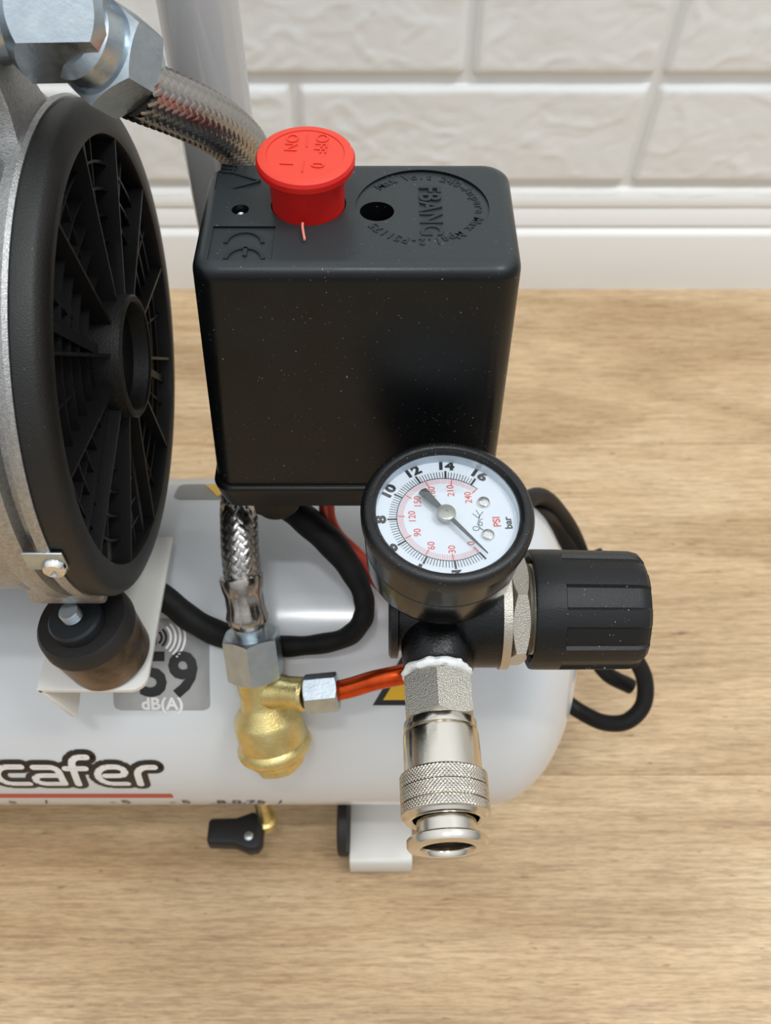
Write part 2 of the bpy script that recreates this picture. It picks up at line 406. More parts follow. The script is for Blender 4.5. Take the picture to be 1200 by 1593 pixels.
# noise sticker
x0, s0 = tank_xs(177, 972); x1, s1 = tank_xs(327, 1105)
x0 = tank_xs(177, 1090)[0]; x1 = tank_xs(327, 1090)[0]; s0 = tank_xs(300, 962)[1]
stk = patch(x0, x1, s0, s1, 'noise_label', M_stk, tank, label='grey noise level label reading 59 dB(A)')
def tank_text(body, cx, cs, size, name, m, parent, bold=0, h=0.25, width=1.0, sub=3, sp=1.0):
    vs, fs = text_geo(body, size, 0, bold, sub, width, sp); g = MB()
    g.add([on_tank(cx + p.x, cs - p.y, h) for p in vs], fs); return build(g, name, m, parent, smooth=0)
cx, cs = tank_xs(262, 1048); tank_text('59', cx, cs, 13.6, 'numeral', M_blk, stk, bold=0.7, width=0.98)
cx, cs = tank_xs(253, 1094); tank_text('dB(A)', cx, cs, 4.0, 'lettering', M_wht, stk, bold=0.2)
# sound icon: little speaker cone and arcs
ic = MB(); cx, cs = tank_xs(238, 992)
fn = lambda x, y, z: on_tank(cx + x * .8, cs - y * .72, 0.25 + z)
ic.add([fn(*p, 0) for p in [(-3.4, -1), (-1.4, -1), (1.6, -3.2), (1.6, 3.2), (-1.4, 1), (-3.4, 1)]], [(0, 1, 4, 5), (1, 2, 3, 4)])
for q, R in ((0, 3.2), (1, 5.0)):
    stroke(ic, [(R * math.cos(a) + .4, R * math.sin(a)) for a in [(-.75 + 1.5 * i / 10) for i in range(11)]], 1.0, fn)
build(ic, 'sound_symbol', M_blk, stk, smooth=0)
ic = MB()
for R in (6.9, 8.8, 10.7, 12.6):
    stroke(ic, [(R * math.cos(a) + .4, R * math.sin(a)) for a in [(-.72 + 1.44 * i / 12) for i in range(13)]], 0.9, fn)
build(ic, 'sound_arcs', M_wht, stk, smooth=0)
# brand lettering drawn with round strokes: black outline under white letters
XL = 0
def arc(cx_, cy_, rx, ry, a0, a1, n=14): return [(cx_ + rx * math.cos(math.radians(a0 + (a1 - a0) * i / n)), cy_ + ry * math.sin(math.radians(a0 + (a1 - a0) * i / n))) for i in range(n + 1)]
LET = {
 's': [[(7.5, 9)] + [(3, 9)] + arc(3, 6.8, 2.6, 2.2, 90, 270, 8) + arc(5.6, 2.3, 2.4, 2.2, 90, -90, 8) + [(0.6, 0)]],
 'c': [[(8.6, 9.2), (4.2, 9.2)] + arc(4.2, 4.8, 4.0, 4.4, 90, 270, 12) + [(9.2, 0.4)]],
 'a': [[(1.2, 9.0), (6.0, 9.0)] + arc(6, 6.4, 2.8, 2.6, 90, 0, 8) + [(9.2, 0.4), (3.0, 0.4)] + arc(3, 2.8, 2.6, 2.2, -90, -270, 8) + [(8.6, 5.0)]],
 'f': [[(2.6, 0), (2.6, 10.4)] + arc(5.6, 10.4, 3, 3, 180, 90, 6) + [(7.6, 13.4)], [(0.2, 8.4), (6.4, 8.4)]],
 'e': [[(9.2, 0.4), (5, 0.4)] + arc(5, 4.8, 4.4, 4.4, 270, 90, 14) + [(6.6, 9.2)] + arc(6.6, 6.9, 2.9, 2.3, 90, -60, 8) + [(3, 4.8)]],
 'r': [[(1.0, 0), (1.0, 5.4)] + arc(4.6, 5.4, 3.6, 3.6, 180, 90, 8) + [(6.8, 9.0)]]}
xa, sa = tank_xs(2, 1218); xb, _ = tank_xs(248, 1218)
word = [('s', -10.8), ('c', 0), ('a', 11.4), ('f', 22.4), ('e', 31.6), ('r', 44.0)]
kx = (xb - xa) / 51.0; _, sT = tank_xs(60, 1192); ky = (sa - sT) / 8.8
fnb = lambda x, y, z: on_tank(xa + x * kx, sa + .4 * ky - y * ky, z)
g1, g2 = MB(), MB()
for ch, ox in word:
    for st in LET[ch]:
        pts = [(p[0] + ox + p[1] * 0.0, p[1]) for p in st]
        stroke(g1, pts, 6.3, fnb, 0.18); stroke(g2, pts, 2.3, fnb, 0.32)
brand = build(g1, 'brand_print', M_blk, tank, smooth=0, label='black outline of the printed tank lettering'); build(g2, 'lettering', M_wht, brand, smooth=0)
_, ss = tank_xs(130, 1238); xe, _ = tank_xs(270, 1240)
patch(-330, xe, ss - 2.0, ss + 2.0, 'red_stripe', M_stripe, tank, r=0.1, n=3, label='thin red stripe under the lettering')
for t_, p_ in (('- 5', 180), ('- 5', 275), ('8 0.75  /', 385), ('s     /', 35)):
    cx, _ = tank_xs(p_, 1240); tank_text(t_, cx, ss + 8.0, 5.0, 'small_print', M_blk, tank, bold=0.1, sub=1)
# warning triangle on the tank front and on its back
tri = MB(); xt, st_ = tank_xs(580, 1097)
def trig(g, xl, sl, sz, h, fn_):
    n = 10
    rows = [[fn_(xl + sz / 2 * (k / n) + (sz - sz * k / n) * i / 6, sl - sz * 0.86 * k / n, h) for i in range(7)] for k in range(n + 1)]
    g.grid(rows)
trig(tri, xt, st_, 27, 0.15, on_tank); wt = build(tri, 'warning_label', M_blk, tank, label='yellow warning triangle with a black border')
tri = MB(); trig(tri, xt + 3.4, st_ - 1.9, 20.5, 0.3, on_tank); build(tri, 'yellow_field', M_yel, wt)
ex_ = MB(); stroke(ex_, [(0, 4.5), (0, 0)], 1.8, lambda x, y, z: on_tank(xt + 13.5 + x, st_ - 7 - y, .42)); stroke(ex_, [(0, -2.8), (0, -2.9)], 2.0, lambda x, y, z: on_tank(xt + 13.5 + x, st_ - 7 - y, .42))
build(ex_, 'exclamation_mark', M_blk, wt, smooth=0)
bs0 = -TR * math.radians(20); bs1 = -TR * math.radians(33)
bk = patch(-75, -36, bs1, bs0, 'warning_strip', mat('strip_grey', lin(140, 140, 136), 0.4), tank, r=3, label='grey label strip with yellow triangle on the back of the tank')
tri = MB(); trig(tri, -66, bs1 + 0.5, 13, 0.3, lambda x, s_, h: on_tank(x, 2 * bs1 - s_ + 1.5, h)); build(tri, 'yellow_field', M_yel, bk)

# feet, bent white steel plates welded under the tank, black pads
def foot(x0, x1):
    g = MB(); yf = 136.6; yb = 2 * TY - yf; zt = 13.5
    prf = [(yf, 2.0), (yf, zt - 2), (yf + .6, zt - .6), (yf + 2, zt), (yb - 2, zt), (yb - .6, zt - .6), (yb, zt - 2), (yb, 2.0)]
    inn = [(y + (1.8 if y < TY else -1.8), min(z, zt - 1.8)) for y, z in prf][::-1]
    g.grid([[(x, y, z) for y, z in prf + inn] for x in (x0, x1)], closed_u=True, cap0=True, cap1=True)
    o = build(g, 'tank_foot', M_brkt, comp, bevel=0.25, label='bent white steel foot under the tank')
    g = MB(); g.box((x0 + 2, TY - 30, zt), (x1 - 2, TY + 30, TZ - TR + 9)); build(g, 'weld_saddle', M_brkt, o)
    for y in (yf + 9, yb - 9):
        g = MB(); lathe(g, ((x0 + x1) / 2 - 5, y, 0), (0, 0, 1), [(5, 0), (6.4, 1), (6.0, zt - 1)], seg=24); build(g, 'rubber_pad', M_mount, o, label='black rubber pad')
    g = MB(); lathe(g, (x0 - 5.2, yf + 15.5, 14), (1, 0, 0), [(11, 0), (12.5, .8), (12.5, 4.0), (11, 4.8)], seg=40); build(g, 'rubber_bumper', M_mount, o, label='black rubber bumper')
xf0 = at(545, 1340, Y=139.5).x; xf1 = at(641, 1340, Y=139.5).x
foot(xf0, xf1); foot(-290, -262)

# drain valve
p0 = at(413, 1282, Z=25); 
g = MB(); lathe(g, (p0.x, p0.y + 2, 18), (0, 0, 1), [(3.2, 0), (3.2, 3), (4.4, 3.2), (4.4, 8), (3, 8.4), (3, 36)], seg=24)
dv = build(g, 'drain_valve', M_brass, comp, label='small brass drain valve with a black lever')
g = MB(); xl = at(326, 1290, Z=23).x; xr = at(411, 1290, Z=23).x; yc = p0.y - 3
g.grid([[(x, yc + a, 23 + b) for a, b in ((-hh, -3), (-hh, 2), (-hh + 1, 3.4), (hh - 1, 3.4), (hh, 2), (hh, -3))] for x, hh in ((xl, 4.4), (xl + 1, 5.3), ((xl + xr) / 2, 5.6), (xr - 9, 6.4), (xr - 5, 8.0), (xr - 1.5, 7.4), (xr, 5))], closed_u=True, cap0=True, cap1=True)
lv = build(g, 'lever', mat('lever_black', lin(16, 16, 20), .5), dv, bevel=.4)
g = MB(); lathe(g, (xr - 5.5, yc - 2.5, 26.4), (0, 0, 1), [(1.8, 0), (1.8, .5), (1.0, .9)], seg=16); build(g, 'lever_screw', M_zinc, lv)

# ---- motor
MY, MZ, MR = 196.0, 234.5, 64.0
g = MB()
lathe(g, (0, MY, MZ), (1, 0, 0), [(40, -330), (MR - 1.5, -328), (MR - 1.5, -93), (MR - 2.2, -91.5), (MR - 2.2, -89.5), (MR + .4, -88), (MR + .8, -85.5), (MR + .2, -83),
      (MR - 2.6, -82), (MR - 2.6, -80), (MR + .8, -79.2), (MR + 1.2, -77.6), (MR + .6, -76.6), (MR - 4, -76.4), (MR - 6, -76.4), (30, -88)], seg=160)
motor = build(g, 'motor_housing', M_alu, comp, label='silver cast aluminium motor housing')
# ribs, boss under the motor, clip and screw
g = MB(); 
for a in (math.radians(118), math.radians(-60)):
    M_ = Matrix.Translation((-88, MY, MZ)) @ Matrix.Rotation(a - PI / 2, 4, 'X')
    g.box((-30, -4, -MR - 3), (4, 4, -MR + 4), M_)
build(g, 'cooling_ribs', M_alu, motor, bevel=.6, kind='stuff')
g = MB(); g.box((-97, 146, 189), (-76, 176, 199)); build(g, 'mounting_lug', M_alu, motor, bevel=1.5)
pc = hit_cyl(80, 872, MY, MZ, MR + .5); nr = V((0, pc.y - MY, pc.z - MZ)).normalized(); tg = V((0, -nr.z, nr.y))
M_ = Matrix([[1, 0, 0], [0, tg.y, nr.y], [0, tg.z, nr.z]]).to_4x4(); M_.translation = pc
g = MB(); g.box((-5.8, -4.0, 0), (3.6, 3.0, .8), M_); clip = build(g, 'cable_clip', M_zinc, motor, bevel=.3, label='small zinc cable clip')
g = MB(); ps = hit_cyl(86, 880, MY, MZ, MR + 1); lathe(g, ps, nr, [(3.1, 0), (3.1, .8), (2.5, 1.8), (1.4, 2.1), (.5, 1.2), (0, 1.1)], seg=24); build(g, 'clip_screw', M_chrome, clip)
# cylinder head block with cooling fins, upper left
g = MB()
for k in range(6): g.box((-190, 158, 276 + k * 4.6), (-88.5 - (k % 2) * 1.0, 236, 278.4 + k * 4.6))
g.box((-186, 164, 262), (-92, 232, 300)); build(g, 'cylinder_head', mat('head_black', lin(24, 23, 22), .4, .2, .4, 800), comp, bevel=.3, label='black finned cylinder head at top left')
g = MB(); lathe(g, (-92, MY, MZ), (1, 0, 0), [(MR + 1.5, -3), (MR + 3.5, -1), (MR + 3.5, 3.2), (MR + 1.0, 5)], seg=60, cap0=False, cap1=False, a0=-1.25, a1=.6)
build(g, 'cast_rib', M_alu, motor)
g = MB(); lathe(g, (0, MY, MZ), (1, 0, 0), [(MR - 3, -186), (MR + 1.4, -186), (MR + 1.6, -92), (MR + .8, -90), (MR - 3, -90)], seg=60, cap0=False, cap1=False, a0=-.9, a1=.82)  # black shell added to paint in the darkness of the open cavity
build(g, 'dark_cavity_shell', M_fin, motor, label='black shell painting in the dark cavity at the motor top')
g = MB(); g.grid([[(x, y, z) for x, y in ((-84, MY + 6 - hy), (-79 + dx, MY + 6 - hy), (-79 + dx, MY + 6 + hy), (-84, MY + 6 + hy))] for z, hy, dx in ((293, 15, 1), (300, 11, .6), (306, 9, 0), (316, 9, -1))], closed_u=True, cap0=True, cap1=True)
build(g, 'cast_neck', M_alu, motor, bevel=.8)
# fan cover: ring, side band, inner well
g = MB()
lathe(g, (0, MY, MZ), (1, 0, 0), [(MR - 1.2, -77), (MR + .1, -76.4), (MR + .3, -72.4), (MR - .4, -71.2), (MR - 2.2, -70.3), (MR - 4.5, -69.9), (57.0, -69.9), (56.0, -70.4), (55.8, -71.4), (55.4, -86), (MR - 4, -86)], seg=160, cap0=False, cap1=False)
fan = build(g, 'fan_cover', M_fan, comp, label='black plastic fan cover with radial grille')
g = MB(); lathe(g, (0, MY, MZ), (1, 0, 0), [(55.6, -86), (0, -86)], seg=64); build(g, 'cover_back', M_dark, fan)
g = MB(); lathe(g, (0, MY, MZ), (1, 0, 0), [(16.4, -84), (16.4, -67.4), (15.8, -66.8), (15.0, -66.8), (14.4, -67.4), (13.9, -71.5), (12, -72.3), (0, -72.6)], seg=72)
build(g, 'hub', M_fan, fan)
def radial_fin(a, r0, r1, x0, xt0, xt1, th0, th1, skew=0.0):
    """fin in the plane of the axis; top edge at xt0 near the hub, xt1 at the rim"""
    g = MB(); d = V((0, math.sin(a), math.cos(a))); t = V((0, math.cos(a), -math.sin(a)))
    o = V((0, MY, MZ)); vs = []
    for r, xt, th in ((r0, xt0, th0), (r1, xt1, th1)):
        for x, k in ((x0, 1.5), (xt, 1.0)):
            for s_ in (-1, 1): vs.append(o + V((x, 0, 0)) + d * r + t * (s_ * th * k / 2 + skew * (r - r0)))
    g.add(vs, [(0, 2, 3, 1), (4, 5, 7, 6), (0, 1, 5, 4), (2, 6, 7, 3), (0, 4, 6, 2), (1, 3, 7, 5)])
    return g
NS = 12
for k in range(NS):
    a = 2 * PI * (k + .42) / NS
    build(radial_fin(a, 15.8, 56, -84, -69.5, -70.6, .9, .75), 'spoke', M_fin, fan)
# broad angled vanes beside some spokes
for k in range(0, NS, 2):
    a = 2 * PI * (k + 0.58) / NS
    build(radial_fin(a, 16, 56, -85, -72.5, -72.5, 2.6, 2.0, 0.05), 'vane', M_fin, fan)
for k in range(NS):
    a = 2 * PI * (k + .92) / NS
    build(radial_fin(a, 33, 56, -85, -73.5, -73.0, .7, .7), 'short_spoke', M_fin, fan)
for R in (23, 30, 36.5, 43, 49.5):
    g = MB(); lathe(g, (0, MY, MZ), (1, 0, 0), [(R - .45, -85), (R - .35, -73.0), (R + .35, -73.0), (R + .45, -85)], seg=96, cap0=False, cap1=False)
    build(g, 'grille_ring', M_fin, fan)

# ---- motor plate and rubber mounts
zp = 160.0
pa = at(56, 1073, Z=zp); pb_ = at(222, 1071, Z=zp); prr = at(240, 900, Z=zp)
yf = pa.y; xL = pa.x; xR = pb_.x + 1
g = MB(); n = 8; out = [(xL, yf), (xR - 5, yf)] + [(xR - 5 + 5 * math.sin(PI / 2 * i / n), yf + 5 - 5 * math.cos(PI / 2 * i / n)) for i in range(1, n + 1)] + [(xR, 192), (xL, 192)]
g.grid([[(x, y, z) for x, y in out] for z in (zp - 2, zp)], closed_u=True, cap0=True, cap1=True)
plate = build(g, 'motor_plate', M_brkt, comp, bevel=.35, label='white steel plate carrying the motor')
g = MB(); g.add([(xL, yf, zp - .3), (xL + 1.4, yf, zp - .3), (xL + 1.4, 192, zp - .3), (xL, 192, zp - .3), (xL + 1, yf, zp - 19), (xL + 2.4, yf, zp - 19), (xL + 2.4, 192, zp - 19), (xL + 1, 192, zp - 19)],
      [(0, 1, 2, 3), (4, 7, 6, 5), (0, 4, 5, 1), (1, 5, 6, 2), (2, 6, 7, 3), (3, 7, 4, 0)])
g.v[-4] = V((xL + 6, yf + 0, zp - 17)); g.v[-3] = V((xL + 8, yf + 0, zp - 17)) 
build(g, 'plate_flange', M_brkt, plate, bevel=.3)
def mount(x, y):
    mx = V((-.16, -.04, 1)).normalized(); mo = V((x, y, zp))
    g = MB(); lathe(g, mo, mx, [(11.6, 0), (12.6, .8), (12.9, 6), (13.3, 12), (13.4, 15)], seg=48)
    o = build(g, 'rubber_mount', M_mount2, comp, label='dirty black rubber mount under the motor')
    g = MB(); lathe(g, mo + mx * 15, mx, [(13.4, 0), (13.9, .8), (13.6, 4.5), (12.6, 6), (8, 6.1)], seg=48); build(g, 'mount_cap', M_mount, o)
    g = MB(); lathe(g, mo + mx * 21.2 + V((0, -2, 0)), mx, [(7.4, 0), (7.6, .6), (7.6, 3.4), (7.0, 4.2)] or [(9, 0), (9.4, 1), (9.4, 4), (8.6, 5)], seg=40); build(g, 'washer', mat('dark_washer', lin(52, 56, 60), .35, .6), o, label='dark grey washer')
    g = MB(); lathe(g, mo + mx * 24 + V((0, -2, 0)), mx, [(2.6 + (.4 if i % 2 else 0), i * .6) for i in range(9)], seg=24); build(g, 'bolt_thread', M_zinc, o)
pm = at(140, 1015, Z=zp + 10)
mount(pm.x + 2.5, pm.y + 5.5)
# hanger from the plate down to the tank
g = MB(); g.box((xL + 2, MY - 24, TZ + TR - 8), (xR - 1, MY - 22, zp - 1)); build(g, 'plate_support', M_brkt, plate)

# ---- handle pole
g = MB(); tube(g, [(-45.6, 252, 118), (-46.2, 251, 200), (-46.8, 250, 300), (-47.2, 249, 420), (-52, 248, 462), (-75, 247, 485), (-150, 247, 490), (-320, 247, 490)], 10.2, seg=48, n=10)
build(g, 'handle_tube', M_pole, comp, label='white painted handle tube behind the switch box')

# ---- pressure switch
BX, BYF, BYB, BZT, BZB = -6.5, 175.0, 219.5, 278.4, 208.0
def rrect(z, x0, x1, y0, y1, r, n=8):
    pts = []
    for cx_, cy_, a0 in ((x1 - r, y1 - r, 0), (x0 + r, y1 - r, 90), (x0 + r, y0 + r, 180), (x1 - r, y0 + r, 270)):
        for i in range(n + 1):
            a = math.radians(a0 + 90 * i / n); pts.append(V((cx_ + r * math.cos(a), cy_ + r * math.sin(a), z)))
    return pts
hw0, hw1 = 38.4, 37.3; BL = -1.8
rows = [rrect(BZB, BX + BL - hw0, BX + BL + hw0, BYF - 2.2, BYB + 1, 5)]
rf = 3.6
for i in range(9):
    a = PI / 2 * i / 8; ins = rf * (1 - math.cos(a)); z = BZT - rf + rf * math.sin(a)
    rows.append(rrect(z, BX - hw1 + ins, BX + hw1 - ins, BYF + ins, BYB - ins, 6.2 - ins * .6))
g = MB(); g.grid(rows, closed_u=True, cap0=True, cap1=True)
sw = build(g, 'pressure_switch', M_cover, comp, label='black plastic pressure switch box')
dA = at(553, 326, Z=BZT); dB = at(762, 326, Z=BZT); dcx, dcy, dR = (dA.x + dB.x) / 2, 199.3, (dB.x - dA.x) / 2
hh_ = at(586, 327, Z=BZT)
cut = MB(); lathe(cut, (dcx, dcy, BZT - .42), V((0.008, 0.02, 1)), [(dR, 0), (dR, 5)], seg=96)
cut2 = MB(); lathe(cut2, (hh_.x + .1, hh_.y, BZT - 12), (0, 0, 1), [(4.05, 0), (4.05, 20)], seg=40)
cut3 = MB(); sc_ = at(374, 326, Z=BZT); lathe(cut3, (sc_.x, sc_.y, BZT - 2.2), (0, 0, 1), [(2.0, 0), (2.2, 8)], seg=32)
ra, rb_ = at(332, 352, Z=BZT), at(429, 352, Z=BZT); rc = at(345, 404, Z=BZT)
cut4 = MB(); cut4.box((ra.x, rc.y, BZT - .55), (rb_.x, ra.y, BZT + 3))
ua, ub = at(343, 250, Z=BZT), at(345, 294, Z=BZT)
cut5 = MB(); cut5.box((at(338, 270, Z=BZT).x, ub.y, BZT - .55), (rb_.x - 2, ua.y - .3, BZT + 3))
bp_ = at(477, 324, Z=BZT)
cut6 = MB(); bt0 = at(474, 239, Z=292); lathe(cut6, (bt0.x, bt0.y + 1.2, BZT - 6), (0, 0, 1), [(8.9, 0), (8.9, 12)], seg=48)
boolean(sw, [cut, cut2, cut3, cut4, cut5, cut6])
g = MB(); g.grid([rrect(z, BX + BL - a, BX + BL + a, BYF - 2.6 - b, BYB + 1.4 + b, 5.2) for z, a, b in ((198.4, 36.9, -1.6), (199.4, 38.0, -.4), (206.4, 39.2, .9), (207.3, 39.3, 1.0), (208.0, 38.9, .7), (208.3, 38.4, .3))], closed_u=True, cap0=True, cap1=True)
build(g, 'switch_base', M_base, sw)
g = MB(); lathe(g, (sc_.x, sc_.y, BZT - 2.2), (0, 0, 1), [(1.3, 0), (1.3, .6), (.9, .9), (.3, .5), (0, .5)], seg=16); build(g, 'cover_screw', M_zinc, sw)
# raised lettering on the cover, turned a quarter
def top_text(body, px, py, size, name='lettering', ext=.22, bold=.05, rot=-90, z=BZT, parent=None, m=None, width=1.0, sp=1.0):
    p = at(px, py, Z=z); vs, fs = text_geo(body, size, ext, bold, 0, width, sp); R = Matrix.Rotation(math.radians(rot), 3, 'Z'); g = MB()
    g.add([R @ q + V((p.x, p.y, z)) for q in vs], fs); return build(g, name, m or M_letter, parent or sw, smooth=0)
top_text('FBANG', 671, 329, 5.2, ext=.5, bold=.16, width=.83, z=BZT - .45, sp=1.05)
ring = 'Max Volt 240-Ampere Max Mpa1.2-PSI175'
for i, c_ in enumerate(ring):
    if c_ == ' ': continue
    a = math.radians(137 - i * (292 / len(ring))); rr = dR - 2.1
    vs, fs = text_geo(c_, 2.3, .3, .05); R = Matrix.Rotation(a - PI / 2, 3, 'Z')
    if i == 0: ringmb = MB()
    ringmb.add([R @ q + V((dcx + rr * math.cos(a), dcy + rr * math.sin(a), BZT - .5 - .02 * rr * math.sin(a) - .008 * rr * math.cos(a))) for q in vs], fs)
build(ringmb, 'lettering', M_letter, sw, smooth=0)
ce = MB()
def flat(p, z0): return lambda x, y, z: V((p.x + x, p.y + y, z0))
def rib(mb, pts, wd, z0, z1):
    """raised stroke of rectangular section in plan"""
    P = [V((p[0], p[1], 0)) for p in pts]
    L_ = []; R_ = []
    for i, p in enumerate(P):
        d = (P[min(i + 1, len(P) - 1)] - P[max(i - 1, 0)]).normalized(); m = V((-d.y, d.x, 0)) * wd / 2
        L_.append(p + m); R_.append(p - m)
    rows = [[V((q.x, q.y, z)) for q, z in ((l, z0), (l, z1), (r, z1), (r, z0))] for l, r in zip(L_, R_)]
    mb.grid(rows, closed_u=True, cap0=True, cap1=True)
for (px, py) in ((381, 372), (381, 397)):
    p = at(px, py, Z=BZT - .5); rib(ce, [(p.x + 4.2 * math.cos(a), p.y - 1.8 + 4.2 * math.sin(a)) for a in [PI * i / 14 for i in range(15)]], .9, BZT - .6, BZT - .02)
    if py > 380: rib(ce, [(p.x, p.y - .6), (p.x, p.y + 2.4)], .9, BZT - .6, BZT - .02)
q0, q1, q2 = at(352, 268, Z=BZT), at(352, 291, Z=BZT), at(405, 280, Z=BZT)
rib(ce, [(q0.x, q0.y + 1), (q2.x, q2.y)], .5, BZT - .6, BZT - .05); rib(ce, [(q1.x, q1.y - 1), (q2.x, q2.y)], .5, BZT - .6, BZT - .05)
q3 = at(354, 261, Z=BZT)
for k in range(3): rib(ce, [(q3.x - 1.6, q3.y - 1.4 + k * 1.4), (q3.x + 1.2, q3.y - 2.0 + k * 1.6), (q3.x + 2.2, q3.y + .5)], .6, BZT - .6, BZT + .1)
build(ce, 'embossed_marks', M_letter, sw, smooth=0)
# red push button
zt = 292.0; bt = at(474, 239, Z=zt)
g = MB(); RC = 11.2; ax = V((bt.x, bt.y, zt)) - V((bp_.x, bp_.y + .3, BZT)); bx, by = bp_.x, bp_.y + .3
tl = ax.length; axn = ax.normalized(); axn = V((0.01, -0.075, 1)).normalized(); tl = zt - BZT - 4.1; bx = bt.x; by = bt.y + 1.0
lathe(g, V((bx, by, BZT)), axn, [(8.6, -5), (8.6, 0), (8.8, tl + .6), (9.0, tl + 1.1), (RC - .4, tl + 1.2), (RC, tl + 1.6), (RC + .1, tl + 3.0), (RC - .3, tl + 3.8), (RC - .9, tl + 4.1), (RC - 2.3, tl + 4.15), (RC - 2.4, tl + 3.95), (0, tl + 3.95)], seg=96)
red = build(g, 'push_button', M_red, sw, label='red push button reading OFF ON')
nc = MB(); a, u, v = frame(axn); topc = V((bx, by, BZT)) + axn * (tl)
nc.box((-1.7, -1.6, -2.5), (3, 1.6, 4), Matrix.Translation(topc + V((RC * .93, RC * .42, 0))) @ Matrix.Rotation(.5, 4, 'Z'))
nc2 = MB(); nc2.box((-1.2, -4, -2.5), (3, 4, 4), Matrix.Translation(topc + V((RC * .78, RC * .72, 0))) @ Matrix.Rotation(.76, 4, 'Z'))
boolean(red, [nc, nc2])
g = MB(); M_ = Matrix.Translation(topc + V((RC * .86, RC * .30, -1.6))) @ Matrix.Rotation(.25, 4, 'Z')
g.box((-1.5, -1.7, -.6), (.8, 1.7, 1.5), M_); g.v[-1] += V((.2, .9, .5)); g.v[-3] += V((-.4, -.3, -.4)); build(g, 'torn_edge', M_pink, red, bevel=.25, label='pale torn chip in the rim')
g = MB(); pf = at(471, 354, Z=BZT + 1.5); pg = at(474, 371, Z=BZT + 1.5); tube(g, [(pf.x, pf.y + 1, BZT + 2.2), (pf.x, pf.y, BZT + 1.4), (pg.x, pg.y, BZT + 1.2)], .28, seg=8, n=3); build(g, 'moulding_flash', M_pink, red, label='pale pink sliver of moulding flash')
zc_ = BZT + (tl) * axn.z; F_ = Matrix([[1, 0, axn.x], [0, 1, axn.y], [-axn.x, -axn.y, axn.z]])
lt = MB()
def btn_text(body, lx, ly, size):
    vs, fs = text_geo(body, size, .22, .02); R = Matrix.Rotation(math.radians(-94), 3, 'Z')
    lt.add([topc + axn * 3.97 + F_ @ (R @ q + V((lx, ly, 0))) for q in vs], fs)
btn_text('OFF', 3.6, 4.0, 2.9); btn_text('ON', -3.2, 4.2, 2.9); btn_text('0', 3.0, -4.0, 3.0); btn_text('1', -4.0, -3.6, 3.0)
for p, q in (((.2, 7.4), (.2, 2.6)), ((-.2, -2.2), (-.4, -6.6))):
    rows = [[topc + axn * 3.97 + F_ @ V((x + s_ * .16, y, z)) for s_, z in ((-1, -.1), (-1, .2), (1, .2), (1, -.1))] for x, y in (p, q)]
    lt.grid(rows, closed_u=True, cap0=True, cap1=True)
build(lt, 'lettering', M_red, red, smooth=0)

# gland and flat black cable leaving it
pg_ = at(430, 806, Y=182)
g = MB(); hexnut(g, (pg_.x, 184, 198.6), V((.12, -.1, -1)), 7.0, 0, 9.5, rot=.3, n=6); lathe(g, (pg_.x, 184, 198.6), V((.12, -.1, -1)), [(6.4, 9), (6.4, 11), (5.0, 12.4)], seg=32)
build(g, 'cable_gland', M_base, sw)
def cyl_pt(px, py, h): return hit_cyl(px, py, TY, TZ, TR + h)
g = MB()
tube(g, [at(440, 780, Y=192), at(475, 808, Y=186), at(520, 850, Y=179), at(553, 897, Y=172), at(567, 937, Y=166), at(562, 968, Y=162), at(535, 993, Y=160), at(478, 1004, Y=160), at(420, 1004, Y=161), at(352, 990, Y=163), at(300, 965, Y=167), at(262, 935, Y=172), at(215, 905, Y=178), at(150, 895, Y=190)],
     lambda t: (4.6 if t < .14 else 4.6 - 1.4 * min(1, (t - .14) / .14)) + (0 if t < .55 else .9 * min(1, (t - .55) / .15)) + .12 * math.sin(t * 90), seg=20, n=12)
build(g, 'motor_cable', M_sleeve, comp, label='black sleeved cable looping from the switch box to the motor')
# mains cable hanging in a loop beyond the tank end
g = MB()
C_ = lambda px, py, Z: at(px, py, Z=Z)
tube(g, [(30, 240, 128), C_(785, 792, 150), C_(838, 772, 140), C_(872, 800, 120), C_(898, 845, 100), C_(915, 905, 85), C_(918, 965, 75), C_(925, 1015, 65), C_(945, 1048, 58), C_(982, 1068, 52)], 3.3, seg=20, n=10)
build(g, 'mains_cable', M_rub, comp, label='round black mains cable behind the regulator knob')
g = MB()
tube(g, [C_(955, 985, 82), C_(985, 1020, 74), C_(1003, 1056, 66), C_(1001, 1096, 58), C_(976, 1122, 52), C_(940, 1124, 48), C_(905, 1108, 46), C_(880, 1090, 46), C_(850, 1060, 40), (62, 262, 28), (20, 275, 12), (-120, 280, 6), (-330, 285, 4)], 3.4, seg=20, n=10)
build(g, 'mains_cable', M_rub, comp, label='round black mains cable looping past the tank end')
g = MB()
tube(g, [C_(800, 800, 140), C_(842, 800, 130), C_(868, 822, 112), C_(890, 860, 98), C_(905, 915, 82), (84, 210, 60)], 3.2, seg=20, n=10)
build(g, 'mains_cable', M_rub, comp)
g = MB(); tube(g, [C_(925, 860, 96), C_(960, 920, 92), C_(955, 985, 82)], 3.4, seg=16, n=8); build(g, 'mains_cable', M_rub, comp)

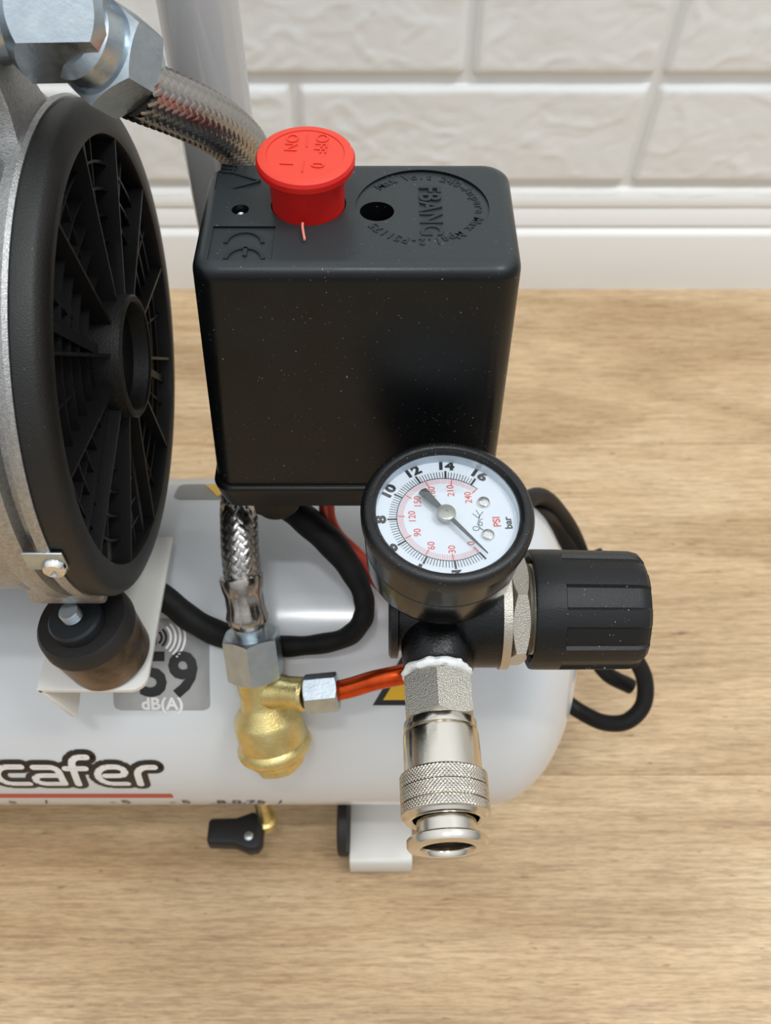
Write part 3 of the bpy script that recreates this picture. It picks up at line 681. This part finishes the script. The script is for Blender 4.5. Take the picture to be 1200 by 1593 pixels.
# ---- braided hoses
def braid(path_pts, R, name, label, n=12, strands=24, pitch=26.0, w_=1.15, ph=0):
    path = spline(path_pts, 40); fr = frames(path); cum = [0]
    for a, b in zip(path, path[1:]): cum.append(cum[-1] + (b - a).length)
    Lt = cum[-1]; core = MB(); rows = []
    for p, (t, u, v) in list(zip(path, fr))[::4] + [list(zip(path, fr))[-1]]:
        rows.append([p + (u * math.cos(2 * PI * i / 32) + v * math.sin(2 * PI * i / 32)) * (R - .45) for i in range(32)])
    core.grid(rows, closed_u=True, cap0=True, cap1=True)
    ho = build(core, name, mat('hose_core', lin(60, 56, 52), .5, .6), comp, label=label)
    g = MB(); H = strands // 2; per = pitch / H
    ns = int(Lt / (per / 2.0) )
    import bisect
    def sample(s_):
        i = min(max(bisect.bisect_left(cum, s_), 1), len(path) - 1); k = (s_ - cum[i - 1]) / (cum[i] - cum[i - 1])
        p = path[i - 1].lerp(path[i], k); t, u, v = fr[i]; return p, t, u, v
    for dirn in (1, -1):
        for k in range(H):
            rows = []
            for j in range(ns + 1):
                s_ = Lt * j / ns; p, t, u, v = sample(s_)
                th = dirn * 2 * PI * s_ / pitch + 2 * PI * k / H + ph
                # over-under weave
                q = s_ / per * 2; wv = math.cos(PI * (q * 1.0 + (0 if dirn > 0 else 1) + k * 0 ) )
                rr = R + .22 * math.cos(PI * (j + (0 if dirn > 0 else 1)))
                rad = u * math.cos(th) + v * math.sin(th); tan = (-u * math.sin(th) + v * math.cos(th)) * dirn
                along = (tan * (2 * PI * R / pitch) + t).normalized(); side = along.cross(rad).normalized()
                rows.append([p + rad * rr + side * (w_ * m_) + rad * dz for m_, dz in ((-1, -.12), (-.45, .16), (.45, .16), (1, -.12))])
            g.grid(rows)
    build(g, 'braid', M_steel, ho, smooth=50, kind='stuff', label='woven bright steel braid')
    return ho
hA = at(222, 142, D=212); hB = at(300, 175, D=226); hC = at(352, 205, D=240); hD = at(382, 240, Y=233)
hose_top = braid([hA - (hB - hA) * .15, hA, hB, hC, hD, (-36, 236, 258), (-37, 236, 235), (-39, 233, 214)], 6.5, 'braided_hose', 'steel braided hose running from the top fitting down behind the switch box', strands=32, pitch=34, w_=1.0)
lo = [(-43, 226, 216), (-43.5, 222, 200), at(372, 775, Y=192), at(372, 810, Y=182), at(374, 860, Y=173), at(379, 905, Y=167), at(381, 925, Y=165)]
hose_low = braid(lo, 5.4, 'braided_hose', 'steel braided hose coming out below the switch box', strands=20, pitch=24)
# crimp ferrule on lower hose
fa = at(375, 895, Y=168); fb = at(388, 975, Y=157.5); fd = (fb - fa); FL = fd.length
g = MB(); prf = [(6.5, 0), (6.7, .6), (6.5, 3.2), (6.0, 5), (5.75, 6), (5.75, FL * .62), (6.4, FL * .78), (6.2, FL * .9), (4.8, FL), (4.4, FL + 3)]
a, u, v = frame(fd); rows = []
for r, t in prf:
    rows.append([fa + a * t + (u * math.cos(2 * PI * i / 64) + v * math.sin(2 * PI * i / 64)) * (r + (.28 * (abs(math.cos(4 * 2 * PI * i / 64)) - .5) if 4 < t < FL * .85 else 0)) for i in range(64)])
g.grid(rows, closed_u=True, cap0=True, cap1=True); build(g, 'crimp_ferrule', M_ferr, hose_low)
# union nut over the check valve
na = at(390, 985, Y=156); nb = at(399, 1050, Y=148.5)
vb = at(433, 1182, Y=133)
vax = (vb - na).normalized()
g = MB(); nd = (nb - na); hexnut(g, na, nd, 8.0, 0, nd.length, rot=math.radians(38), bore=4.5, ch=.5)
lathe(g, na, nd, [(4.9, -2.5), (4.9, nd.length * .6)], seg=32)
valve_g = MB()
vt = nb - nd.normalized() * 2; vL = (vb - vt).length; vd = (vb - vt).normalized()
lathe(valve_g, vt, vd, [(6.6, 0), (6.8, vL * .06), (6.9, vL * .30), (7.4, vL * .36), (10.4, vL * .48), (10.8, vL * .52), (10.8, vL * .76), (11.6, vL * .79), (12.0, vL * .83), (11.6, vL * .87), (10.2, vL * .90), (9.8, vL * .93), (9.4, vL * .95), (9.3, vL * .955), (4, vL * .96)], seg=72)
hexnut(valve_g, vt, vd, 7.2, vL * .95, vL * 1.06, rot=.3)
# side branch
sa_ = vt + vd * (vL * .22); so_ = at(478, 1080, Y=141)
sd = (so_ - sa_); lathe(valve_g, sa_, sd, [(6.4, 0), (5.4, sd.length * .45), (5.0, sd.length * .6), (5.2, sd.length * .95), (4.4, sd.length)], seg=40)
# back boss into the tank
lathe(valve_g, vt + vd * (vL * .62), V((0, 1, -.55)), [(6.5, 0), (6.5, 24)], seg=32)
valve = build(valve_g, 'check_valve', M_brass, comp, label='brass check valve screwed to the tank front')
build(g, 'union_nut', M_zinc, valve, label='large zinc plated hex nut above the brass valve', smooth=25)
g = MB(); sn = at(530, 1075, Y=141.5); s2 = (sn - so_)
hexnut(g, so_ - s2.normalized() * .6, s2, 5.3, 0, s2.length, rot=math.radians(16), bore=3.2)
build(g, 'compression_nut', M_zinc, valve, label='small zinc plated hex nut on the orange tube', smooth=25)
g = MB(); tube(g, [sn - s2 * .3, at(545, 1070, Y=141.5), at(585, 1058, Y=142), at(628, 1049, Y=143), at(665, 1040, Y=146), at(690, 1034, Y=150)], 3.05, seg=28, n=10)
build(g, 'unloader_tube', M_copper, comp, label='shiny orange metal tube beside the brass valve')
g = MB(); tube(g, [at(690, 1034, Y=150), at(690, 1000, Y=158), at(640, 950, Y=166), at(590, 905, Y=174), at(553, 862, Y=180), at(525, 835, Y=184), at(511, 808, Y=188), at(508, 780, Y=192)], 2.5, seg=28, n=10)
build(g, 'unloader_tube', M_redtube, comp, label='red tube below the switch box')

# ---- top left elbow fitting and nut of the upper hose
e0 = at(-20, 36, D=196); e1 = at(150, 52, D=196)
ea = V((1, .10, -.03)).normalized()
g = MB(); 
ec = at(74, 30, D=200)
hexnut(g, ec - ea * 7.6, ea, 10.6, 0, 20.5, rot=math.radians(-4), ch=.9, n=6, cf=.84)
lathe(g, ec - ea * 26, ea, [(7, 0), (9.2, 1), (9.2, 14), (8.2, 18.2), (8.2, 20)], seg=48)
n0 = at(146, 62, D=200); n1 = at(232, 140, D=211); nd_ = (n1 - n0).normalized()
nd_ = V((.42, .58, -.70)).normalized()
nd_ = (hB - at(178, 102, D=205)).normalized()
n0 = at(146, 74, D=203)
lathe(g, n0 - nd_ * 6, nd_, [(6.5, 0), (8.6, 2), (8.8, 8)], seg=48)
el = build(g, 'outlet_elbow', M_zinc, comp, label='zinc plated elbow fitting on the motor head', smooth=25)
g = MB(); hexnut(g, n0 + nd_ * 1.0, nd_, 9.9, 0, 9.2, rot=math.radians(8), bore=5.0, ch=.55)
lathe(g, n0 + nd_ * 8.4, nd_, [(8.4, 0), (8.2, 2), (7.4, 3.0), (7.1, 5.6)], seg=40)
build(g, 'union_nut', M_zinc, el, label='hex nut joining the braided hose to the elbow', smooth=25)
g = MB(); lathe(g, ec + V((-30, 8, -4)), (0, 0, -1), [(8, 0), (8, 22)], seg=32); build(g, 'elbow_stem', M_zinc, el)

# ---- regulator
RX, RY, RZ = 14.7, 141.0, 195.0
g = MB()
lathe(g, (0, RY, RZ), (1, 0, 0), [(12.0, .8), (13.0, 1.4), (13.0, 3.2), (11.0, 3.6), (10.8, 5), (11.6, 8), (12.4, 17), (15.0, 19.4), (15.4, 20.2), (15.4, 29.6)], seg=72)
lathe(g, (13.2, RY, RZ), (0.02, -1, -.05), [(9.6, 0), (9.4, 12), (9.0, 17.5), (8.2, 18.5)], seg=48)
lathe(g, (14.7, RY, RZ), (0.04, -.03, 1), [(10.5, 4), (10, 12), (7, 14.5), (7, 21)], seg=40)
lathe(g, (13.2, RY, RZ), (0, 1, -.1), [(8, 0), (8, 26)], seg=32)
reg = build(g, 'regulator_body', M_reg, comp, label='black cast pressure regulator body')
g = MB(); lathe(g, (0, RY, RZ), (1, 0, 0), [(14, 29.4), (15.9, 29.6), (15.9, 31.8), (14, 32.2)], seg=72)
hexnut(g, (0, RY, RZ), (1, 0, 0), 13.6, 32.0, 36.8, rot=math.radians(50), ch=.5, bore=6); 
lathe(g, (0, RY, RZ), (1, 0, 0), [(11.6 + (.5 if i % 2 else 0), 36.2 + i * .45) for i in range(12)], seg=48)
build(g, 'bonnet_nut', M_nickr, reg, label='nickel plated hex bonnet between body and knob', smooth=30)
g = MB(); lathe(g, (13.2, RY + 22, RZ - 2.4), (0.05, 1, -.05), [(6.5, 0), (6.5, 34), (5, 35)], seg=32); build(g, 'manifold_pipe', M_brass, reg, label='brass manifold pipe')
g = MB(); lathe(g, (15.5, TY, TZ + TR - 4), (0, 0, 1), [(9, 0), (9, 5), (6.5, 5.5), (6.5, 50)], seg=32); build(g, 'riser_pipe', M_brass, reg, label='brass riser pipe')
# knob with stepped flutes, open at the left end
g = MB(); KX0, KX1 = 37.6, 67.2; ka = V((1, .0, -.012)).normalized(); kr = 15.9; NF = 9
ths = []
for k in range(NF):
    b0 = 2 * PI * k / NF + .17; wd = 2 * PI / NF
    for fr_, st in ((0.0, 0), (.06, 1), (.30, 1), (.54, 1), (.60, 0), (.8, 0), (.97, 0)): ths.append((b0 + wd * fr_, st))
a, u, v = frame(ka); ko = V((KX0, RY, RZ)); KL = KX1 - KX0
rows = []
for t, R, dp in ((1.6, kr - 2.4, 0), (.3, kr - 1.8, 0), (0, kr - .9, 0), (.25, kr - .2, 0), (.8, kr, 0), (7.6, kr, 0), (7.9, kr, 1), (KL - 3.4, kr - .25, 1), (KL - 1.2, kr - .8, 1), (KL, kr - 2.2, .5)):
    rows.append([ko + a * t + (u * math.cos(th) + v * math.sin(th)) * (R - st * dp * .8) for th, st in ths])
g.grid(rows, closed_u=True, cap1=True)
lathe(g, ko, ka, [(kr - 2.4, 1.6), (kr - 2.6, 9), (0, 9)], seg=48, cap0=False)
build(g, 'adjusting_knob', M_knob, comp, smooth=28, label='black fluted plastic regulator knob')

# ---- gauge
ga = V((0.045, -0.07, 1)).normalized()
gc = at(698, 790, D=226)
gu = V((1, 0, 0)); gu = (gu - ga * ga.dot(gu)).normalized(); gv = ga.cross(gu)
def G(x, y, z): return gc + gu * x + gv * y + ga * z
g = MB(); GR = 20.5
lathe(g, gc, ga, [(14, -23.9), (17.6, -23.8), (18.3, -23.0), (18.6, -21.9), (19.3, -13.2), (19.1, -13.0), (19.1, -12.7), (19.35, -12.5), (19.7, -4.4), (19.4, -4.2), (17.0, -4.2)], seg=96, cap1=False)
gauge = build(g, 'pressure_gauge', M_case, comp, label='round black pressure gauge with a white dial')
g = MB(); lathe(g, gc, ga, [(19.6, -4.6), (GR, -4.4), (GR + .15, -1.8), (GR - .3, -.6), (GR - 1.0, -.05), (GR - 1.9, .1), (GR - 2.5, -.1), (GR - 2.9, -.7), (17.2, -1.2), (17.1, -1.7), (17.1, -4.9), (19, -4.9)], seg=96, cap0=False, cap1=False)
build(g, 'bezel', M_bezel, gauge)
g = MB(); DZ = -4.4; lathe(g, gc, ga, [(17.2, DZ - .4), (17.2, DZ), (0, DZ)], seg=96); dial = build(g, 'dial', M_dial, gauge, label='white dial marked in bar and psi')
g = MB(); lathe(g, gc, ga, [(17.0, -1.7), (16.9, DZ)], seg=96, cap0=False, cap1=False); build(g, 'inner_ring', mat('pale_ring', lin(196, 208, 218), .4), gauge, label='pale inner ring around the dial')
g = MB(); lathe(g, gc, ga, [(17.05, -1.35), (0, -1.35)], seg=96); build(g, 'lens', M_glass, gauge, smooth=0, label='clear lens')
A0, SW = -52.0, 250.0          # zero at lower right, clockwise sweep
ang = lambda val: math.radians(A0 - SW * val / 16)
def radial(mb, a, r0, r1, w_, z):
    c_, s_ = math.cos(a), math.sin(a)
    mb.add([G(r * c_ - k * s_ * w_ / 2, r * s_ + k * c_ * w_ / 2, z) for r, k in ((r0, -1), (r1, -1), (r1, 1), (r0, 1))], [(0, 1, 2, 3)])
kb, krd = MB(), MB(); zi = DZ + .06; RS = 11.9
for i in range(81):
    v_ = i * .2; mj = i % 10 == 0
    radial(kb, ang(v_), RS, RS + (2.3 if mj else 1.9), .5 if mj else .17, zi)
for i in range(121):
    v_ = i * 2 * 16 / 232
    if v_ > 16.9: break
    mj = i % 15 == 0
    radial(krd, ang(v_), RS - .2, RS - (1.9 if mj else 1.6), .30 if mj else .10, zi)
rows = [[G(r * math.cos(a), r * math.sin(a), zi) for r in (RS - .1, RS + .1)] for a in [ang(16.6 * i / 120) for i in range(121)]]
kb.grid(rows)
def dial_text(mb, body, x, y, size, rot, bold=0, width=1.0, sp=1.0):
    vs, fs = text_geo(body, size, 0, bold, 0, width, sp); R = Matrix.Rotation(rot, 3, 'Z')
    for q in [None]: mb.add([G(*((R @ p) + V((x, y, zi)))) for p in vs], fs)
for v_ in (2, 4, 6, 8, 10, 12, 14, 16):
    a = ang(v_); rr = RS + 3.9; dial_text(kb, str(v_), rr * math.cos(a), rr * math.sin(a), 2.35, a - PI / 2, .17, 1.3)
for v_ in (0, 30, 60, 90, 120, 150, 180, 210, 240):
    a = ang(v_ * 16 / 232); rr = RS - (3.1 if v_ in (0, 30, 60) else 3.6); dial_text(krd, str(v_), rr * math.cos(a), rr * math.sin(a), 1.7, PI / 2 + .06, .02, .95)
dial_text(krd, 'PSI', 11.9, -.6, 1.75, PI / 2 + .08, .06, 1.0); dial_text(kb, 'bar', 14.6, -.9, 1.75, PI / 2 + .08, .07, 1.05)
lg = lambda x, y, z: G(x, y, zi)
for pts in ([(7.2, 2.6), (8.0, .9), (7.3, -1.4), (8.2, -3.0)], [(8.8, 2.2), (7.6, .4)], [(6.3, 1.6), (7.5, .4)], [(8.8 - .2, .1), (8.0, -.2), (7.6, -1.6), (8.3, -1.9), (8.5, -1.0), (7.9, -.8)],
            arc(6.9, -2.7, .75, .6, 0, 360), [(7.9, -2.6), (8.9, -3.2)]):
    stroke(kb, pts, .16, lg, 0, .4)
build(kb, 'black_scale', M_ink, dial, smooth=0); build(krd, 'red_scale', M_rink, dial, smooth=0)
for x, y in ((9.1, 4.8), (9.6, -4.6)):
    g = MB(); lathe(g, G(x, y, DZ), ga, [(1.65, 0), (1.65, .35), (1.35, .8), (.8, 1.0), (0, .85)], seg=24); build(g, 'dial_screw', M_chrome, dial)
g = MB(); na_ = math.radians(-49.5); c_, s_ = math.cos(na_), math.sin(na_); NP = [(-8.6, -1.15), (-8.9, 0), (-8.6, 1.15), (-7.4, 1.2), (-2, .62), (2, .55), (9, .32), (14.2, .12), (14.2, -.12), (9, -.32), (2, -.55), (-2, -.62), (-7.4, -1.2)]
g.grid([[G(x * c_ - y * s_ - .3, x * s_ + y * c_, z) for x, y in NP] for z in (DZ + 1.9, DZ + 2.2)], closed_u=True, cap0=True, cap1=True)
ne = build(g, 'needle', M_needle, gauge, smooth=0)
g = MB(); lathe(g, G(-.3, 0, DZ), ga, [(.8, .1), (.8, 1.6), (2.2, 1.7), (2.35, 2.2), (2.2, 2.75), (1.9, 2.9), (.4, 2.95), (.35, 2.7), (0, 2.7)], seg=40); build(g, 'needle_hub', M_hub, ne)
g = MB(); lathe(g, gc, ga, [(4.5, -27), (5.6, -21)], seg=24); build(g, 'gauge_stem', M_nick, gauge)

# ---- quick coupler
cA = V((12.9, 119.0, 197.0)); cB = V((14.1, 77.6, 193.2)); cd = (cB - cA).normalized(); CL = (cB - cA).length
def CP(py, z):            # axial distance for an image row on the upper side
    p = at(685, py, Z=z); return (p - cA).dot(cd)
t1 = CP(1107, 203.5); t2 = CP(1124, 203); t3 = CP(1188, 202.5); t4 = CP(1262, 201.5)
g = MB(); lathe(g, cA, cd, [(7.2, t1 - .6), (8.7, t1), (8.9, t1 + .3), (8.9, t2 - .3), (8.2, t2), (9.1, t2 + .4), (9.2, t2 + 1), (9.3, t3 + 1)], seg=96)
coup = build(g, 'quick_coupler', M_nick, comp, label='nickel plated quick release coupler pointing forward')
g = MB(); hexnut(g, cA, cd, 8.1, -.2, t1 + .2, rot=math.radians(34), ch=.7, bore=3, cf=.93); build(g, 'coupler_nut', M_nickr, coup, smooth=25)
g = MB(); a, u, v = frame(cd); ns_ = 480; kl = t4 - t3; nt = 110; rows = []; sl = 10.15
b1, b2 = .36, .69
for j in range(nt + 1):
    f_ = j / nt; t = t3 + kl * f_; r = []
    grv = min(abs(f_ - b1), abs(f_ - b2)) < .012
    for i in range(ns_):
        th = 2 * PI * i / ns_; U = th * 70 / (2 * PI) ; W = f_ * kl / .95
        h = min(abs(((U + W) % 1) - .5), abs(((U - W) % 1) - .5)) * 2
        e = min(1, f_ / .05, (1 - f_) / .10)
        rr = sl - .7 * (1 - e) + (.24 * (1 - h) * e if f_ < .92 else 0) - (.55 if grv else 0)
        r.append(cA + cd * t + (u * math.cos(th) + v * math.sin(th)) * rr)
    rows.append(r)
g.grid(rows, closed_u=True)
lathe(g, cA, cd, [(9.2, t3 + .2), (9.4, t3)], seg=48, cap0=False, cap1=False)
lathe(g, cA, cd, [(sl - .7, t4), (sl - 1.2, t4 + .25), (8.2, t4 + .2), (7.7, t4 - .2), (7.7, t4 - 4)], seg=96, cap0=False, cap1=False)
build(g, 'knurled_sleeve', M_nick, coup, smooth=25, label='knurled sliding sleeve')
g = MB(); lathe(g, cA, cd, [(6.9, t4 - 6), (6.9, CL - 3.0), (7.2, CL - 2.7), (8.9, CL - 2.5), (9.3, CL - 2.1), (9.35, CL - .8), (9.0, CL - .2), (8.5, CL), (6.4, CL), (6.0, CL - .5), (5.9, CL - 1.5), (5.9, CL - 2)], seg=96, cap0=False, cap1=False)
so = build(g, 'socket', M_nick, coup)
g = MB(); lathe(g, cA, cd, [(5.9, CL - 2), (5.85, CL - 4), (5.3, CL - 5), (5.3, CL - 14), (0, CL - 14)], seg=64, cap0=False); build(g, 'bore', mat('bore_steel', lin(96, 90, 82), .35, 1), coup, label='dark bore of the coupler')
g = MB(); rows = []
for t, r0 in ((-2.6, 7.6), (-2.2, 8.5), (-1.2, 8.9), (-.4, 8.4), (-.2, 7.2)):
    rows.append([cA + cd * (t + .5 * noise.noise(V((math.cos(2 * PI * i / 72) * 3, math.sin(2 * PI * i / 72) * 3, 1)))) + (u * math.cos(2 * PI * i / 72) + v * math.sin(2 * PI * i / 72)) * (r0 + .8 * noise.noise(V((math.cos(2 * PI * i / 72) * 4, math.sin(2 * PI * i / 72) * 4, t))) - .1) for i in range(72)])
g.grid(rows, closed_u=True); build(g, 'thread_tape', M_tape, coup, smooth=60, label='white thread sealing tape')

for o in OBJ:
    for k in ('wx', 'wy', 'wz'):
        if k in o: del o[k]
